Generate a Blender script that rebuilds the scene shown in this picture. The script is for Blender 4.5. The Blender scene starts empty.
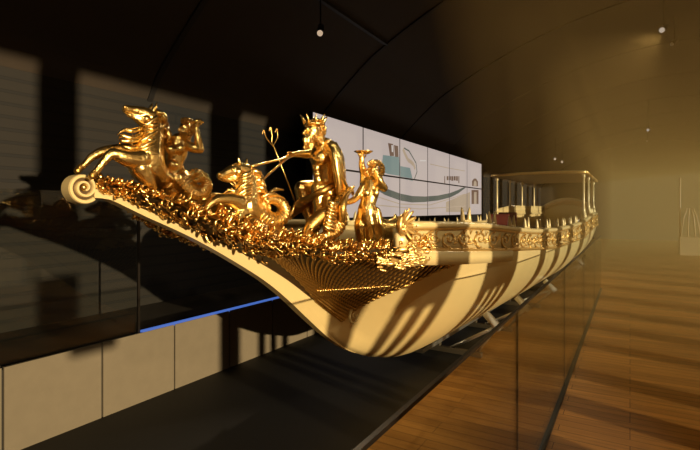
import bpy, bmesh, math, random
from mathutils import Vector, Matrix
R = math.radians
SC = bpy.context.scene

# ------------------------------------------------------------------ camera
EYE = 2.5                                  # eye height above the hall floor
F_PX, W_PX, HOR = 467.0, 700.0, 210.0
YAW = math.atan(280.0 / F_PX)
cam_d = bpy.data.cameras.new('camera'); cam = bpy.data.objects.new('camera', cam_d)
SC.collection.objects.link(cam)
cam_d.sensor_width = 36.0; cam_d.lens = 36.0 * F_PX / W_PX
cam_d.shift_y = -(225.0 - HOR) / W_PX
cam_d.clip_start = 0.05; cam_d.clip_end = 200
cam.location = (0, 0, EYE); cam.rotation_euler = (R(90), 0, YAW)
SC.camera = cam

# ------------------------------------------------------------------ light
SUN_AZ, SUN_EL = R(15.0), R(4.2)           # low sun through the glazed facade
SUN_E, SKY_E = 6.2, 0.38
world = bpy.data.worlds.new('world'); SC.world = world; world.use_nodes = True
bg = world.node_tree.nodes['Background']
bg.inputs[0].default_value = (1.0, 0.63, 0.30, 1); bg.inputs[1].default_value = SKY_E
sun_d = bpy.data.lights.new('sun', 'SUN'); sun_d.energy = SUN_E; sun_d.angle = R(0.7)
sun_d.color = (1.0, 0.76, 0.45)
sun = bpy.data.objects.new('sun', sun_d); SC.collection.objects.link(sun)
SUN_DIR = Vector((-math.cos(SUN_AZ) * math.cos(SUN_EL), math.sin(SUN_AZ) * math.cos(SUN_EL), -math.sin(SUN_EL)))
sun.rotation_euler = SUN_DIR.to_track_quat('-Z', 'Y').to_euler()
sun.location = (20, -4, 6)
SC.view_settings.view_transform = 'Standard'; SC.view_settings.look = 'None'
SC.view_settings.exposure = 0.0; SC.view_settings.gamma = 1.0
SC.view_settings.use_curve_mapping = False
HAZE_DENSITY = 0.036
SC.cycles.max_bounces = 6; SC.cycles.volume_bounces = 0
SC.cycles.transparent_max_bounces = 12
SC.cycles.caustics_reflective = False; SC.cycles.caustics_refractive = False
SC.cycles.sample_clamp_indirect = 4.0

# ------------------------------------------------------------------ frames of reference
PSI = R(2.2)                               # the barge lies slightly askew in the hall
P0 = Vector((-3.18, 1.737, 0.0))           # its bow, on the floor
AX_S = Vector((math.sin(PSI), math.cos(PSI), 0)); AX_T = Vector((math.cos(PSI), -math.sin(PSI), 0))
def L(s, t, z):                            # barge coordinates (aft, starboard, up) to world
    return P0 + AX_S * s + AX_T * t + Vector((0, 0, z))
CY, SY = math.cos(YAW), math.sin(YAW)
def ray(u, v):
    a = (u - 350.0) / F_PX; b = (v - HOR) / F_PX
    return Vector((-SY + a * CY, CY + a * SY, -b))
def loc(u, v, t=0.0):                      # measured point on the lengthwise plane t of the barge -> (s, z)
    d = ray(u, v); o = Vector((0, 0, EYE)) - P0
    lam = (t - o.dot(AX_T)) / d.dot(AX_T)
    p = o + d * lam
    return p.dot(AX_S), p.z, lam
def I(u, v, t=0.0):
    s, z, lam = loc(u, v, t)
    return L(s, t, z)
def px(u, v, t=0.0):                       # metres per measured pixel at that point
    return loc(u, v, t)[2] / F_PX

def curve1d(pts):
    pts = sorted(pts); xs = [p[0] for p in pts]; ys = [p[1] for p in pts]; n = len(xs)
    d = [(ys[i+1]-ys[i]) / (xs[i+1]-xs[i]) for i in range(n-1)]
    m = [d[0]] + [0 if d[i-1]*d[i] <= 0 else 2*d[i-1]*d[i]/(d[i-1]+d[i]) for i in range(1, n-1)] + [d[-1]]
    def f(x):
        if x <= xs[0]: return ys[0] + (x - xs[0]) * m[0] * 0.0
        if x >= xs[-1]: return ys[-1]
        i = 0
        while x > xs[i+1]: i += 1
        h = xs[i+1]-xs[i]; k = (x-xs[i])/h
        return ((1+2*k)*(1-k)**2*ys[i] + k*(1-k)**2*h*m[i] + k*k*(3-2*k)*ys[i+1] + k*k*(k-1)*h*m[i+1])
    return f
def smooth(a, b, x):
    k = min(1, max(0, (x-a)/(b-a))); return k*k*(3-2*k)

# ------------------------------------------------------------------ mesh helpers
def spline(pts, n):
    """Catmull-Rom through vectors (any dimension tuples)."""
    P = [tuple(p) for p in pts]; D = len(P[0]); out = []
    if len(P) == 2:
        return [tuple(P[0][k] + (P[1][k]-P[0][k]) * i / n for k in range(D)) for i in range(n+1)]
    E = [tuple(2*P[0][k]-P[1][k] for k in range(D))] + P + [tuple(2*P[-1][k]-P[-2][k] for k in range(D))]
    segs = len(P)-1; tot = n
    for i in range(tot+1):
        x = i/tot*segs; j = min(int(x), segs-1); k = x-j
        a, b, c, d = E[j], E[j+1], E[j+2], E[j+3]
        out.append(tuple(0.5*((2*b[q]) + (-a[q]+c[q])*k + (2*a[q]-5*b[q]+4*c[q]-d[q])*k*k + (-a[q]+3*b[q]-3*c[q]+d[q])*k**3) for q in range(D)))
    return out
def tube(bm, pts, radii, seg=8, flat=1.0, up=None, caps=True):
    """closed swept tube; radii one number or one per point; flat squashes along the second axis"""
    pts = [Vector(p) for p in pts]; n = len(pts)
    if not hasattr(radii, '__len__'): radii = [radii]*n
    ref = Vector(up) if up is not None else Vector((0.13, 0.21, 0.97))
    rings = []; prev = None
    for i, p in enumerate(pts):
        t = (pts[min(i+1, n-1)] - pts[max(i-1, 0)])
        if t.length < 1e-9: t = Vector((0, 0, 1))
        t.normalize()
        if prev is None or up is not None:
            a = ref - t*ref.dot(t)
            if a.length < 0.05: a = Vector((1, 0, 0)) - t*t.x
        else:
            a = prev - t*prev.dot(t)
        a.normalize(); prev = a; b = t.cross(a)
        rings.append([bm.verts.new(p + (a*math.cos(2*math.pi*k/seg) + b*math.sin(2*math.pi*k/seg)*flat)*radii[i]) for k in range(seg)])
    for r0, r1 in zip(rings, rings[1:]):
        for k in range(seg):
            bm.faces.new((r0[k], r0[(k+1) % seg], r1[(k+1) % seg], r1[k]))
    if caps:
        bm.faces.new(list(reversed(rings[0]))); bm.faces.new(rings[-1])
def ball(bm, c, r, rot=None, u=12, v=8):
    if not hasattr(r, '__len__'): r = (r, r, r)
    c = Vector(c)
    top = bm.verts.new(c + Vector((0, 0, r[2]))); bot = bm.verts.new(c - Vector((0, 0, r[2])))
    g = [[bm.verts.new(c + Vector((r[0]*math.sin(math.pi*j/v)*math.cos(2*math.pi*i/u), r[1]*math.sin(math.pi*j/v)*math.sin(2*math.pi*i/u), r[2]*math.cos(math.pi*j/v)))) for i in range(u)] for j in range(1, v)]
    for i in range(u):
        k = (i+1) % u
        bm.faces.new((top, g[0][i], g[0][k])); bm.faces.new((bot, g[-1][k], g[-1][i]))
        for a, b in zip(g, g[1:]): bm.faces.new((a[i], b[i], b[k], a[k]))
def box(bm, c, size, rot=None):
    M = Matrix.Translation(Vector(c)) @ (rot.to_matrix().to_4x4() if rot is not None else Matrix.Identity(4)) @ Matrix.Diagonal((size[0], size[1], size[2], 1))
    bmesh.ops.create_cube(bm, size=1.0, matrix=M)
def box2(bm, a, b):
    box(bm, [(a[i]+b[i])/2 for i in range(3)], [abs(b[i]-a[i]) for i in range(3)])
def beam(bm, a, b, w, h, up=(0, 0, 1)):
    a = Vector(a); b = Vector(b); t = (b-a).normalized(); u = Vector(up); u = u - t*u.dot(t)
    if u.length < 1e-3: u = Vector((1, 0, 0)) - t*t.x
    u.normalize(); s = t.cross(u)
    vs = [[bm.verts.new(p + s*i*w/2 + u*j*h/2) for i, j in ((-1, -1), (1, -1), (1, 1), (-1, 1))] for p in (a, b)]
    for k in range(4): bm.faces.new((vs[0][k], vs[0][(k+1) % 4], vs[1][(k+1) % 4], vs[1][k]))
    bm.faces.new(list(reversed(vs[0]))); bm.faces.new(vs[1])
def loft(bm, rows, close=False):
    g = [[bm.verts.new(p) for p in r] for r in rows]
    for a, b in zip(g, g[1:]):
        m = len(a)
        for k in range(m if close else m-1):
            bm.faces.new((a[k], a[(k+1) % m], b[(k+1) % m], b[k]))
    return g
def ribbon(bm, rows):
    """closed prism: each row is a closed ring of points"""
    g = loft(bm, rows, True)
    bm.faces.new(list(reversed(g[0]))); bm.faces.new(g[-1])
def leaf(bm, p, d, n, ln, w, curl=0.6, th=0.3):
    """curling carved leaf: p root, d direction, n outward"""
    d = Vector(d).normalized(); n = Vector(n); n = (n - d*n.dot(d)).normalized()
    pts = []; rad = []
    for i in range(6):
        k = i/5; a = curl*k*1.6
        pts.append(Vector(p) + d*ln*math.sin(a+1e-3)/(curl*1.6+1e-3) + n*ln*(1-math.cos(a))/(curl*1.6+1e-3))
        rad.append(w*(0.45 + 1.5*k - 1.55*k*k))
    side = d.cross(n)
    tube(bm, pts, rad, 6, th, up=side)

ORG = {}
def obj(name, bm, mat, parent=None, sm=True, bevel=0.0):
    bmesh.ops.recalc_face_normals(bm, faces=bm.faces)
    if bevel: bmesh.ops.bevel(bm, geom=[e for e in bm.edges], offset=bevel, segments=2, affect='EDGES', profile=0.6)
    o_loc = ORG.get(parent.name, Vector((0, 0, 0))) if parent else Vector((0, 0, 0))
    if not parent:
        xs = [v.co for v in bm.verts]
        o_loc = Vector(((min(p.x for p in xs)+max(p.x for p in xs))/2, (min(p.y for p in xs)+max(p.y for p in xs))/2, min(p.z for p in xs)))
    bmesh.ops.translate(bm, verts=bm.verts, vec=-o_loc)
    me = bpy.data.meshes.new(name); bm.to_mesh(me); bm.free()
    if sm:
        for f in me.polygons: f.use_smooth = True
    me.materials.append(mat)
    o = bpy.data.objects.new(name, me); SC.collection.objects.link(o)
    if parent: o.parent = parent
    else: o.location = o_loc
    ORG[o.name] = o_loc
    return o
def tag(o, label, cat, group=None, kind=None):
    o['label'] = label; o['category'] = cat
    if group: o['group'] = group
    if kind: o['kind'] = kind
    return o
def thing(name, at, label, cat, group=None):
    o = bpy.data.objects.new(name, None); SC.collection.objects.link(o)
    o.location = at; o.empty_display_size = 0.1; ORG[o.name] = Vector(at)
    return tag(o, label, cat, group)
def struct(name, bm, mat, sm=False):
    o = obj(name, bm, mat, None, sm); o['kind'] = 'structure'; return o
def fused(name, bm, mat, parent, voxel, it=2, fac=0.5):
    """one continuous sculpted surface grown over the overlapping forms in bm"""
    o = obj(name, bm, mat, parent)
    m = o.modifiers.new('r', 'REMESH'); m.mode = 'VOXEL'; m.voxel_size = voxel; m.use_smooth_shade = True
    s = o.modifiers.new('s', 'SMOOTH'); s.iterations = it; s.factor = fac
    dg = bpy.context.evaluated_depsgraph_get(); dg.update()
    me = bpy.data.meshes.new_from_object(o.evaluated_get(dg), depsgraph=dg)
    o.modifiers.clear(); old = o.data; o.data = me; bpy.data.meshes.remove(old)
    me.name = name
    for f in me.polygons: f.use_smooth = True
    return o
NB = bmesh.new

# ------------------------------------------------------------------ materials
def mat(name, col, rough=0.5, metal=0.0, noise=None, bump=None, coat=0.0):
    m = bpy.data.materials.new(name); m.use_nodes = True; nt = m.node_tree; b = nt.nodes['Principled BSDF']
    b.inputs['Base Color'].default_value = (*col, 1); b.inputs['Roughness'].default_value = rough
    b.inputs['Metallic'].default_value = metal; b.inputs['Coat Weight'].default_value = coat
    tc = nt.nodes.new('ShaderNodeTexCoord')
    if noise:
        sc, amt = noise[0], noise[1]
        n = nt.nodes.new('ShaderNodeTexNoise'); n.inputs['Scale'].default_value = sc; n.inputs['Detail'].default_value = 5
        mp = nt.nodes.new('ShaderNodeMapping'); mp.inputs['Scale'].default_value = noise[2] if len(noise) > 2 else (1, 1, 1)
        nt.links.new(tc.outputs['Object'], mp.inputs[0]); nt.links.new(mp.outputs[0], n.inputs['Vector'])
        r = nt.nodes.new('ShaderNodeMapRange'); r.inputs[3].default_value = 1-amt; r.inputs[4].default_value = 1+amt
        nt.links.new(n.outputs[0], r.inputs[0])
        x = nt.nodes.new('ShaderNodeMix'); x.data_type = 'RGBA'; x.blend_type = 'MULTIPLY'; x.inputs[0].default_value = 1
        x.inputs[6].default_value = (*col, 1); nt.links.new(r.outputs[0], x.inputs[7]); nt.links.new(x.outputs[2], b.inputs['Base Color'])
    if bump:
        n = nt.nodes.new('ShaderNodeTexNoise'); n.inputs['Scale'].default_value = bump[0]; n.inputs['Detail'].default_value = 4
        nt.links.new(tc.outputs['Object'], n.inputs['Vector'])
        bu = nt.nodes.new('ShaderNodeBump'); bu.inputs['Strength'].default_value = bump[1]; bu.inputs['Distance'].default_value = bump[2]
        nt.links.new(n.outputs[0], bu.inputs['Height']); nt.links.new(bu.outputs[0], b.inputs['Normal'])
    return m
def boards(name, col, col2, axes, rough, gap=0.02, bumpd=0.01, bw=0.5, rh=0.25, gapcol=(0.0006, 0.0005, 0.0004), spec=0.5):
    """planks or courses, from the brick texture"""
    m = bpy.data.materials.new(name); m.use_nodes = True; nt = m.node_tree; b = nt.nodes['Principled BSDF']
    tc = nt.nodes.new('ShaderNodeTexCoord'); mp = nt.nodes.new('ShaderNodeMapping'); sx = nt.nodes.new('ShaderNodeSeparateXYZ'); cx = nt.nodes.new('ShaderNodeCombineXYZ')
    br = nt.nodes.new('ShaderNodeTexBrick'); br.inputs['Scale'].default_value = 1; br.inputs['Mortar Size'].default_value = gap
    br.inputs['Brick Width'].default_value = bw; br.inputs['Row Height'].default_value = rh; br.offset = 0.37; br.offset_frequency = 3; br.inputs['Mortar Smooth'].default_value = 0.1
    br.inputs['Color1'].default_value = (*col, 1); br.inputs['Color2'].default_value = (*col2, 1); br.inputs['Mortar'].default_value = (*gapcol, 1)
    geo = nt.nodes.new('ShaderNodeNewGeometry')
    nt.links.new(geo.outputs['Position'], sx.inputs[0])
    for k, ax in enumerate(axes): nt.links.new(sx.outputs[ax], cx.inputs[k])
    nt.links.new(cx.outputs[0], mp.inputs[0]); nt.links.new(mp.outputs[0], br.inputs['Vector'])
    n = nt.nodes.new('ShaderNodeTexNoise'); n.inputs['Scale'].default_value = 3; n.inputs['Detail'].default_value = 6
    mp2 = nt.nodes.new('ShaderNodeMapping'); mp2.inputs['Scale'].default_value = (0.6, 6, 6) if axes[0] == 'X' else (6, 0.6, 6)
    nt.links.new(geo.outputs['Position'], mp2.inputs[0]); nt.links.new(mp2.outputs[0], n.inputs['Vector'])
    r = nt.nodes.new('ShaderNodeMapRange'); r.inputs[3].default_value = 0.6; r.inputs[4].default_value = 1.4
    nt.links.new(n.outputs[0], r.inputs[0])
    x = nt.nodes.new('ShaderNodeMix'); x.data_type = 'RGBA'; x.blend_type = 'MULTIPLY'; x.inputs[0].default_value = 1
    nt.links.new(br.outputs['Color'], x.inputs[6]); nt.links.new(r.outputs[0], x.inputs[7]); nt.links.new(x.outputs[2], b.inputs['Base Color'])
    bu = nt.nodes.new('ShaderNodeBump'); bu.inputs['Strength'].default_value = 0.6; bu.inputs['Distance'].default_value = bumpd; bu.invert = True
    nt.links.new(br.outputs['Fac'], bu.inputs['Height']); nt.links.new(bu.outputs[0], b.inputs['Normal'])
    b.inputs['Roughness'].default_value = rough; b.inputs['Specular IOR Level'].default_value = spec
    return m
def emit(name, col, e):
    m = bpy.data.materials.new(name); m.use_nodes = True; b = m.node_tree.nodes['Principled BSDF']
    b.inputs['Base Color'].default_value = (0.02, 0.02, 0.02, 1); b.inputs['Emission Color'].default_value = (*col, 1); b.inputs['Emission Strength'].default_value = e
    b.inputs['Roughness'].default_value = 0.25
    return m
def glass_mat(name, tint, refl):
    m = bpy.data.materials.new(name); m.use_nodes = True; nt = m.node_tree; nt.nodes.clear()
    o = nt.nodes.new('ShaderNodeOutputMaterial'); t = nt.nodes.new('ShaderNodeBsdfTransparent'); g = nt.nodes.new('ShaderNodeBsdfGlossy')
    t.inputs[0].default_value = (*tint, 1); g.inputs['Roughness'].default_value = 0.02
    f = nt.nodes.new('ShaderNodeLayerWeight'); f.inputs[0].default_value = 0.5
    pw = nt.nodes.new('ShaderNodeMath'); pw.operation = 'POWER'; pw.inputs[1].default_value = 5; nt.links.new(f.outputs['Facing'], pw.inputs[0])
    ad = nt.nodes.new('ShaderNodeMath'); ad.operation = 'MULTIPLY_ADD'; ad.inputs[1].default_value = .96; ad.inputs[2].default_value = .04; nt.links.new(pw.outputs[0], ad.inputs[0])
    mu = nt.nodes.new('ShaderNodeMath'); mu.operation = 'MULTIPLY'; mu.use_clamp = True; mu.inputs[1].default_value = refl
    x = nt.nodes.new('ShaderNodeMixShader')
    nt.links.new(ad.outputs[0], mu.inputs[0]); nt.links.new(mu.outputs[0], x.inputs[0])
    nt.links.new(t.outputs[0], x.inputs[1]); nt.links.new(g.outputs[0], x.inputs[2]); nt.links.new(x.outputs[0], o.inputs[0])
    return m
GOLD = mat('gold_leaf', (1.0, 0.69, 0.25), 0.27, 1.0, noise=(14, 0.18), bump=(40, 0.4, 0.012))
CARVE = mat('carved_gold', (0.86, 0.54, 0.17), 0.22, 1.0, noise=(18, 0.3), bump=(50, 0.3, 0.01))
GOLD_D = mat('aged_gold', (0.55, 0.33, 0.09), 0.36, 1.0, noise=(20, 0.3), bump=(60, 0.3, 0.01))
GROUND = mat('umber_ground', (0.085, 0.045, 0.014), 0.5, 0.2, noise=(20, 0.3))
CREAM = mat('pale_gold_paint', (0.70, 0.545, 0.26), 0.34, 0.15, noise=(2.2, 0.06), bump=(3.0, 0.08, 0.02), coat=0.15)
GOLDPAINT = mat('frieze_gold', (0.80, 0.52, 0.18), 0.32, 0.8, noise=(12, 0.15))
INNER = mat('inner_wood', (0.30, 0.19, 0.08), 0.5, 0.0, noise=(4, 0.2))
RED = mat('red_velvet', (0.20, 0.03, 0.02), 0.8)
CONC = mat('concrete', (0.17, 0.14, 0.10), 0.75, 0, noise=(6, 0.10), bump=(30, 0.2, 0.01))
DARKM = mat('dark_metal', (0.018, 0.014, 0.011), 0.4, 0.6)
DARKSTEEL = mat('dull_steel', (0.16, 0.13, 0.09), 0.45, 0.6)
STEEL = mat('brushed_steel', (0.62, 0.60, 0.56), 0.3, 0.9)
WHITEM = mat('white_lacquer', (0.75, 0.72, 0.66), 0.35)
BUFFM = mat('tan_lacquer', (0.5, 0.35, 0.17), 0.5)
CEIL = mat('ceiling_panel', (0.030, 0.021, 0.013), 0.7, 0, noise=(3, 0.15))
SEAM = mat('seam', (0.008, 0.006, 0.005), 0.6)
PITF = mat('black_floor', (0.004, 0.003, 0.002), 0.7, 0, noise=(5, 0.3), bump=(20, 0.1, 0.01))
WALKF = mat('walkway_floor', (0.03, 0.024, 0.018), 0.6, 0, noise=(5, 0.2))
WALLM = boards('dark_boards', (0.0054, 0.0038, 0.0018), (0.0044, 0.0031, 0.0015), 'YZ', 0.75, 0.022, 0.02, 9.0, 0.17)
PLAIN = mat('plain_wall', (0.04, 0.03, 0.018), 0.8, 0, noise=(2, 0.2))
WOOD = boards('floor_boards', (0.64, 0.31, 0.075), (0.46, 0.215, 0.05), 'XY', 0.5, 0.004, 0.003, 1.9, 0.16, (0.14, 0.06, 0.015), 0.22)
GLASS = glass_mat('clear_glass', (0.93, 0.94, 0.92), 1.0)
LED = emit('led_blue', (0.07, 0.16, 0.55), .9)
LENS = emit('lamp_lens', (1.0, 0.72, 0.48), .55)

# ================================================================== THE HALL
WX, LX, GX = -7.1, -5.45, -0.79            # far wall, low wall, glass balustrade
Y0, Y1 = -7.0, 46.0
RX = 6.0
FX = -2.38                                 # edge of the timber floor
b = NB(); box2(b, (FX, Y0, -0.2), (RX+0.3, Y1, 0)); struct('floor', b, WOOD)
b = NB(); box2(b, (LX, Y0, -0.2), (FX, Y1, 0)); struct('floor_pit', b, PITF)
b = NB(); box2(b, (WX, Y0, -0.2), (LX-0.16, Y1, 0.88)); struct('floor_walkway', b, WALKF)
# low concrete wall of large slabs, dark open joints between
b = NB(); box2(b, (LX-0.16, Y0, -0.1), (LX-0.03, Y1, 0.87)); struct('wall_backing', b, SEAM)
b = NB(); y = 2.25-8*1.04
while y < Y1-1.5:
    box2(b, (LX-0.031, y+0.012, 0.0), (LX, y+1.028, 0.9)); y += 1.04
struct('wall_low', b, CONC)
b = NB(); box2(b, (WX-0.3, Y0, -0.2), (WX, Y1, 4.6)); struct('wall_left', b, WALLM)
b = NB(); box2(b, (WX-0.3, Y1, -0.2), (RX+0.3, Y1+0.3, 9)); struct('wall_back', b, PLAIN)
b = NB(); box2(b, (WX-0.3, Y0-0.3, -0.2), (RX+0.3, Y0, 9)); struct('wall_front', b, PLAIN)
# vaulted ceiling
VAULT = [(-7.1, 4.4), (-6.75, 4.9), (-5.7, 5.85), (-4.9, 6.4), (-3.35, 7.16), (-1.7, 7.76), (0.2, 8.15), (2.2, 8.25), (4.2, 8.0), (6.3, 7.3)]
VP = spline(VAULT, 54)
b = NB()
for yy in (0,):
    prof = [Vector((x, 0, z)) for x, z in VP] + [Vector((x, 0, z+0.25)) for x, z in reversed(VP)]
    ribbon(b, [[p + Vector((0, Y0-0.3, 0)) for p in prof], [p + Vector((0, Y1+0.3, 0)) for p in prof]])
struct('ceiling', b, CEIL, False)
for k in range(9):                          # raised dark ribs across the vault
    y = 0.4 + 4.73*k; hw = .05 if k < 4 else .018
    b = NB(); ribbon(b, [[(x, y-hw, z-hw*.7), (x, y+hw, z-hw*.7), (x, y+hw, z+0.05), (x, y-hw, z+0.05)] for x, z in VP])
    struct('trim_%d' % (k+1), b, SEAM, False)
b = NB()
box2(b, (-4.94, Y0, 6.36), (-4.86, 9.86, 6.46))
struct('trim_10', b, SEAM)
# glazed facade on the right: slab above, unseen piers split and placed to cast shadow bands
b = NB(); box2(b, (RX, Y0, 5.55), (RX+0.3, Y1, 7.6)); box2(b, (RX, Y0, -0.2), (RX+0.3, Y1, 0.03))
SHADOW_PIERS = [(-1.5, .5, 0, 5.6), (1.9, .5, 3.3, 5.6), (1.9, .5, 1.7, 2.55), (4.1, .37, 0, 2.2), (5.15, .78, 0, .6), (5.15, .78, 1.9, 5.6), (4.84, .12, .6, 1.9), (5.15, .11, .6, 1.9), (5.47, .12, .6, 1.9), (6.65, .5, 0, 1.0), (7.95, .45, 0, 1.0), (7.1, 1.4, 1.9, 5.6), (6.52, .22, 1.0, 1.9), (6.9, .14, 1.0, 1.9), (7.25, .14, 1.0, 1.9), (7.66, .26, 1.0, 1.9),
         (9.75, .45, 0, 5.6), (11.3, .55, 0, 5.6), (13.0, .5, 0, 5.6)] + [(15.1+2.3*i, .75, 0, 5.6) for i in range(14)]
for yt, w, za_, zb_ in SHADOW_PIERS:
    yf = yt - math.tan(SUN_AZ)*(RX - GX)
    box2(b, (RX, yf-w/2, za_), (RX+0.3, yf+w/2, zb_))
struct('wall_right', b, PLAIN)

# ================================================================== THE BARGE
barge = thing('royal_barge', L(9, 0, 0.2), 'long gilded ceremonial rowing barge with scrolled bow and pillared stern canopy', 'boat')
LEN = 21.0
T = curve1d([(0, .03), (.15, .045), (.3, .11), (.5, .235), (.85, .40), (1.5, .66), (2.25, .92), (3.2, 1.10), (5, 1.28), (7, 1.36), (12, 1.42), (14.4, 1.46), (18, 1.36), (20, 1.22), (21, 1.1)])
pa = [loc(u, v, -.04)[:2] for u, v in [(84, 197), (100, 198.5), (118, 206), (140, 216.5), (165, 227.5), (192, 240.5), (236, 265.5), (260, 281), (282, 299), (300, 316), (325, 338), (345, 350), (370, 356), (400, 353)]]
KEEL = pa[-1][1]
ZA = curve1d(pa + [(12, KEEL), (16, KEEL+.02), (18.5, KEEL+.2), (21, KEEL+.75)])
pb = [loc(u, v, .04)[:2] for u, v in [(84, 188), (100, 190), (140, 208), (192, 230), (236, 250.5), (282, 277), (310, 298), (335, 318)]]
SAPEX = pb[-1][0]
ZB = curve1d(pb + [(pb[-1][0]+.9, KEEL+.42), (pb[-1][0]+2.5, KEEL+.25), (12, KEEL+.2), (16, KEEL+.22), (18.5, KEEL+.4), (21, KEEL+.95)])
def solve(u, v, off=0.0):
    s = 3.0
    for _ in range(40): s = 0.5*s + 0.5*min(LEN, max(0, loc(u, v, T(s)+off)[0]))
    return loc(u, v, T(s)+off)[:2]
pd = [solve(u, v) for u, v in [(95, 184), (150, 198), (200, 217), (240, 232), (300, 247), (350, 255), (390, 254)]]
pf = [solve(u, v) for u, v in [(403, 249), (440, 249.7), (471, 250), (524, 249), (560, 246), (578, 239.5), (592, 228)]]
ptop = [solve(u, v) for u, v in [(403, 228), (476, 227.5), (517, 231.5), (540, 232.3), (560, 230), (578, 225), (592, 215)]]
print('apex', SAPEX, 'keel', KEEL, [tuple(round(c, 2) for c in q) for q in pd], [tuple(round(c, 2) for c in q) for q in pf], [tuple(round(c, 2) for c in q) for q in ptop])
ZD = curve1d(pd[:-1] + pf)                  # lower edge of the frieze, or of the bow carving
ZT = curve1d(ptop)                          # top of the frieze
SFR = pf[0][0]                              # where the frieze begins
def hull_pt(s, q, side=1, out=0.0):
    za, zb, zd, tt = ZA(s), ZB(s), ZD(s), T(s)
    tb = min(.04, tt*0.8)
    w = smooth(2.0, 5.2, s)
    if q < .12:
        k = q/.12; zc = za+(zb-za)*k; tc = tb*(0.45+0.55*math.sin(k*math.pi/2))
    else:
        r = (q-.12)/.88; zc = zb+(zd-zb)*r; tc = tb+(tt-tb)*r**1.55
    Q = q; zm = za+(zd-za)*Q; tm = .04+(tt-.04)*(1-(1-Q)**2.0)**0.78
    z = zc*(1-w)+zm*w; t = tc*(1-w)+tm*w + out
    return L(s, side*t, z)
sc, zc, _ = loc(84, 187.5, .05)
NS, NQ = 110, 30
S0 = sc + .10
ss = [S0+(LEN-S0)*(i/NS)**1.35 for i in range(NS+1)]
b = NB()
rows = []
for s in ss:
    port = [hull_pt(s, j/NQ, -1) for j in range(NQ, 0, -1)]
    star = [hull_pt(s, j/NQ, 1) for j in range(0, NQ+1)]
    rows.append(port+star)
g = loft(b, rows)
b.faces.new(list(reversed(g[0])))
b.faces.new(g[-1])                          # transom
obj('hull', b, CREAM, barge)
def strip(name, s0, s1, n, prof, m, sides=(1, -1), nm=None):
    """profile prof(s) -> ring of (t, z) offsets swept along both sides"""
    for sd in sides:
        b = NB(); ribbon(b, [[L(q, sd*t, z) for t, z in prof(q)] for q in [s0+(s1-s0)*i/n for i in range(n+1)]])
        obj(name, b, m, barge, True)
# stem band: flat gilt timber along the cutwater
b = NB(); rws = []
for i in range(61):
    s = S0-.03+(SAPEX+0.5-S0)*i/60
    zb, za = ZB(s), ZA(s); k = 1 - smooth(SAPEX-.5, SAPEX+.5, s)
    h = .05
    rws.append([L(s, -h, za-.004), L(s, h, za-.004), L(s, h, za+(zb-za)*(.25+.75*k)), L(s, -h, za+(zb-za)*(.25+.75*k))])
    if k < .999:
        tt = .03*(1-k)+(min(.04, T(s)*.8)+.008)*k
        rws[-1] = [L(s, -tt, za-.004*k), L(s, tt, za-.004*k), L(s, tt, za+(zb-za)*(.25+.75*k)), L(s, -tt, za+(zb-za)*(.25+.75*k))]
ribbon(b, rws); o = obj('stem_band', b, CREAM, barge, True)
for f in o.data.polygons: f.use_smooth = False
# bow scroll
sc, zc, _ = loc(84, 187.5, .05)
pu = px(84, 187)
b = NB(); pts = []; wid = []
for i in range(73):
    k = i/72; a = -0.5*math.pi + 0.75 - k*2*math.pi*2.1
    r = 12.2*pu*(1-k)**1.05 + 2.6*pu
    pts.append((sc + r*math.cos(a)*1.0, zc + r*math.sin(a))); wid.append(pu*(2.1-0.9*k))
rws = []
for i, (s, z) in enumerate(pts):
    j = min(i+1, 72); h = max(0, i-1); tx = Vector((pts[j][0]-pts[h][0], pts[j][1]-pts[h][1])).normalized(); nx = Vector((-tx.y, tx.x))*wid[i]
    e = .045 + .012*i/72
    rws.append([L(s+nx.x, -e, z+nx.y), L(s+nx.x, e, z+nx.y), L(s+nx.x*.6, e+.012, z+nx.y*.6), L(s-nx.x*.6, e+.012, z-nx.y*.6), L(s-nx.x, e, z-nx.y), L(s-nx.x, -e, z-nx.y)])
ribbon(b, rws); o = obj('bow_scroll', b, CREAM, barge, False)
b = NB(); tube(b, [L(sc, -.032, zc), L(sc, .032, zc)], 11.5*pu, 32); obj('scroll_core', b, GROUND, o, False)
for e in (.045, -.045):
    b = NB(); ball(b, L(sc, e, zc), 3.6*pu); obj('scroll_boss', b, GOLD, o)
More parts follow.
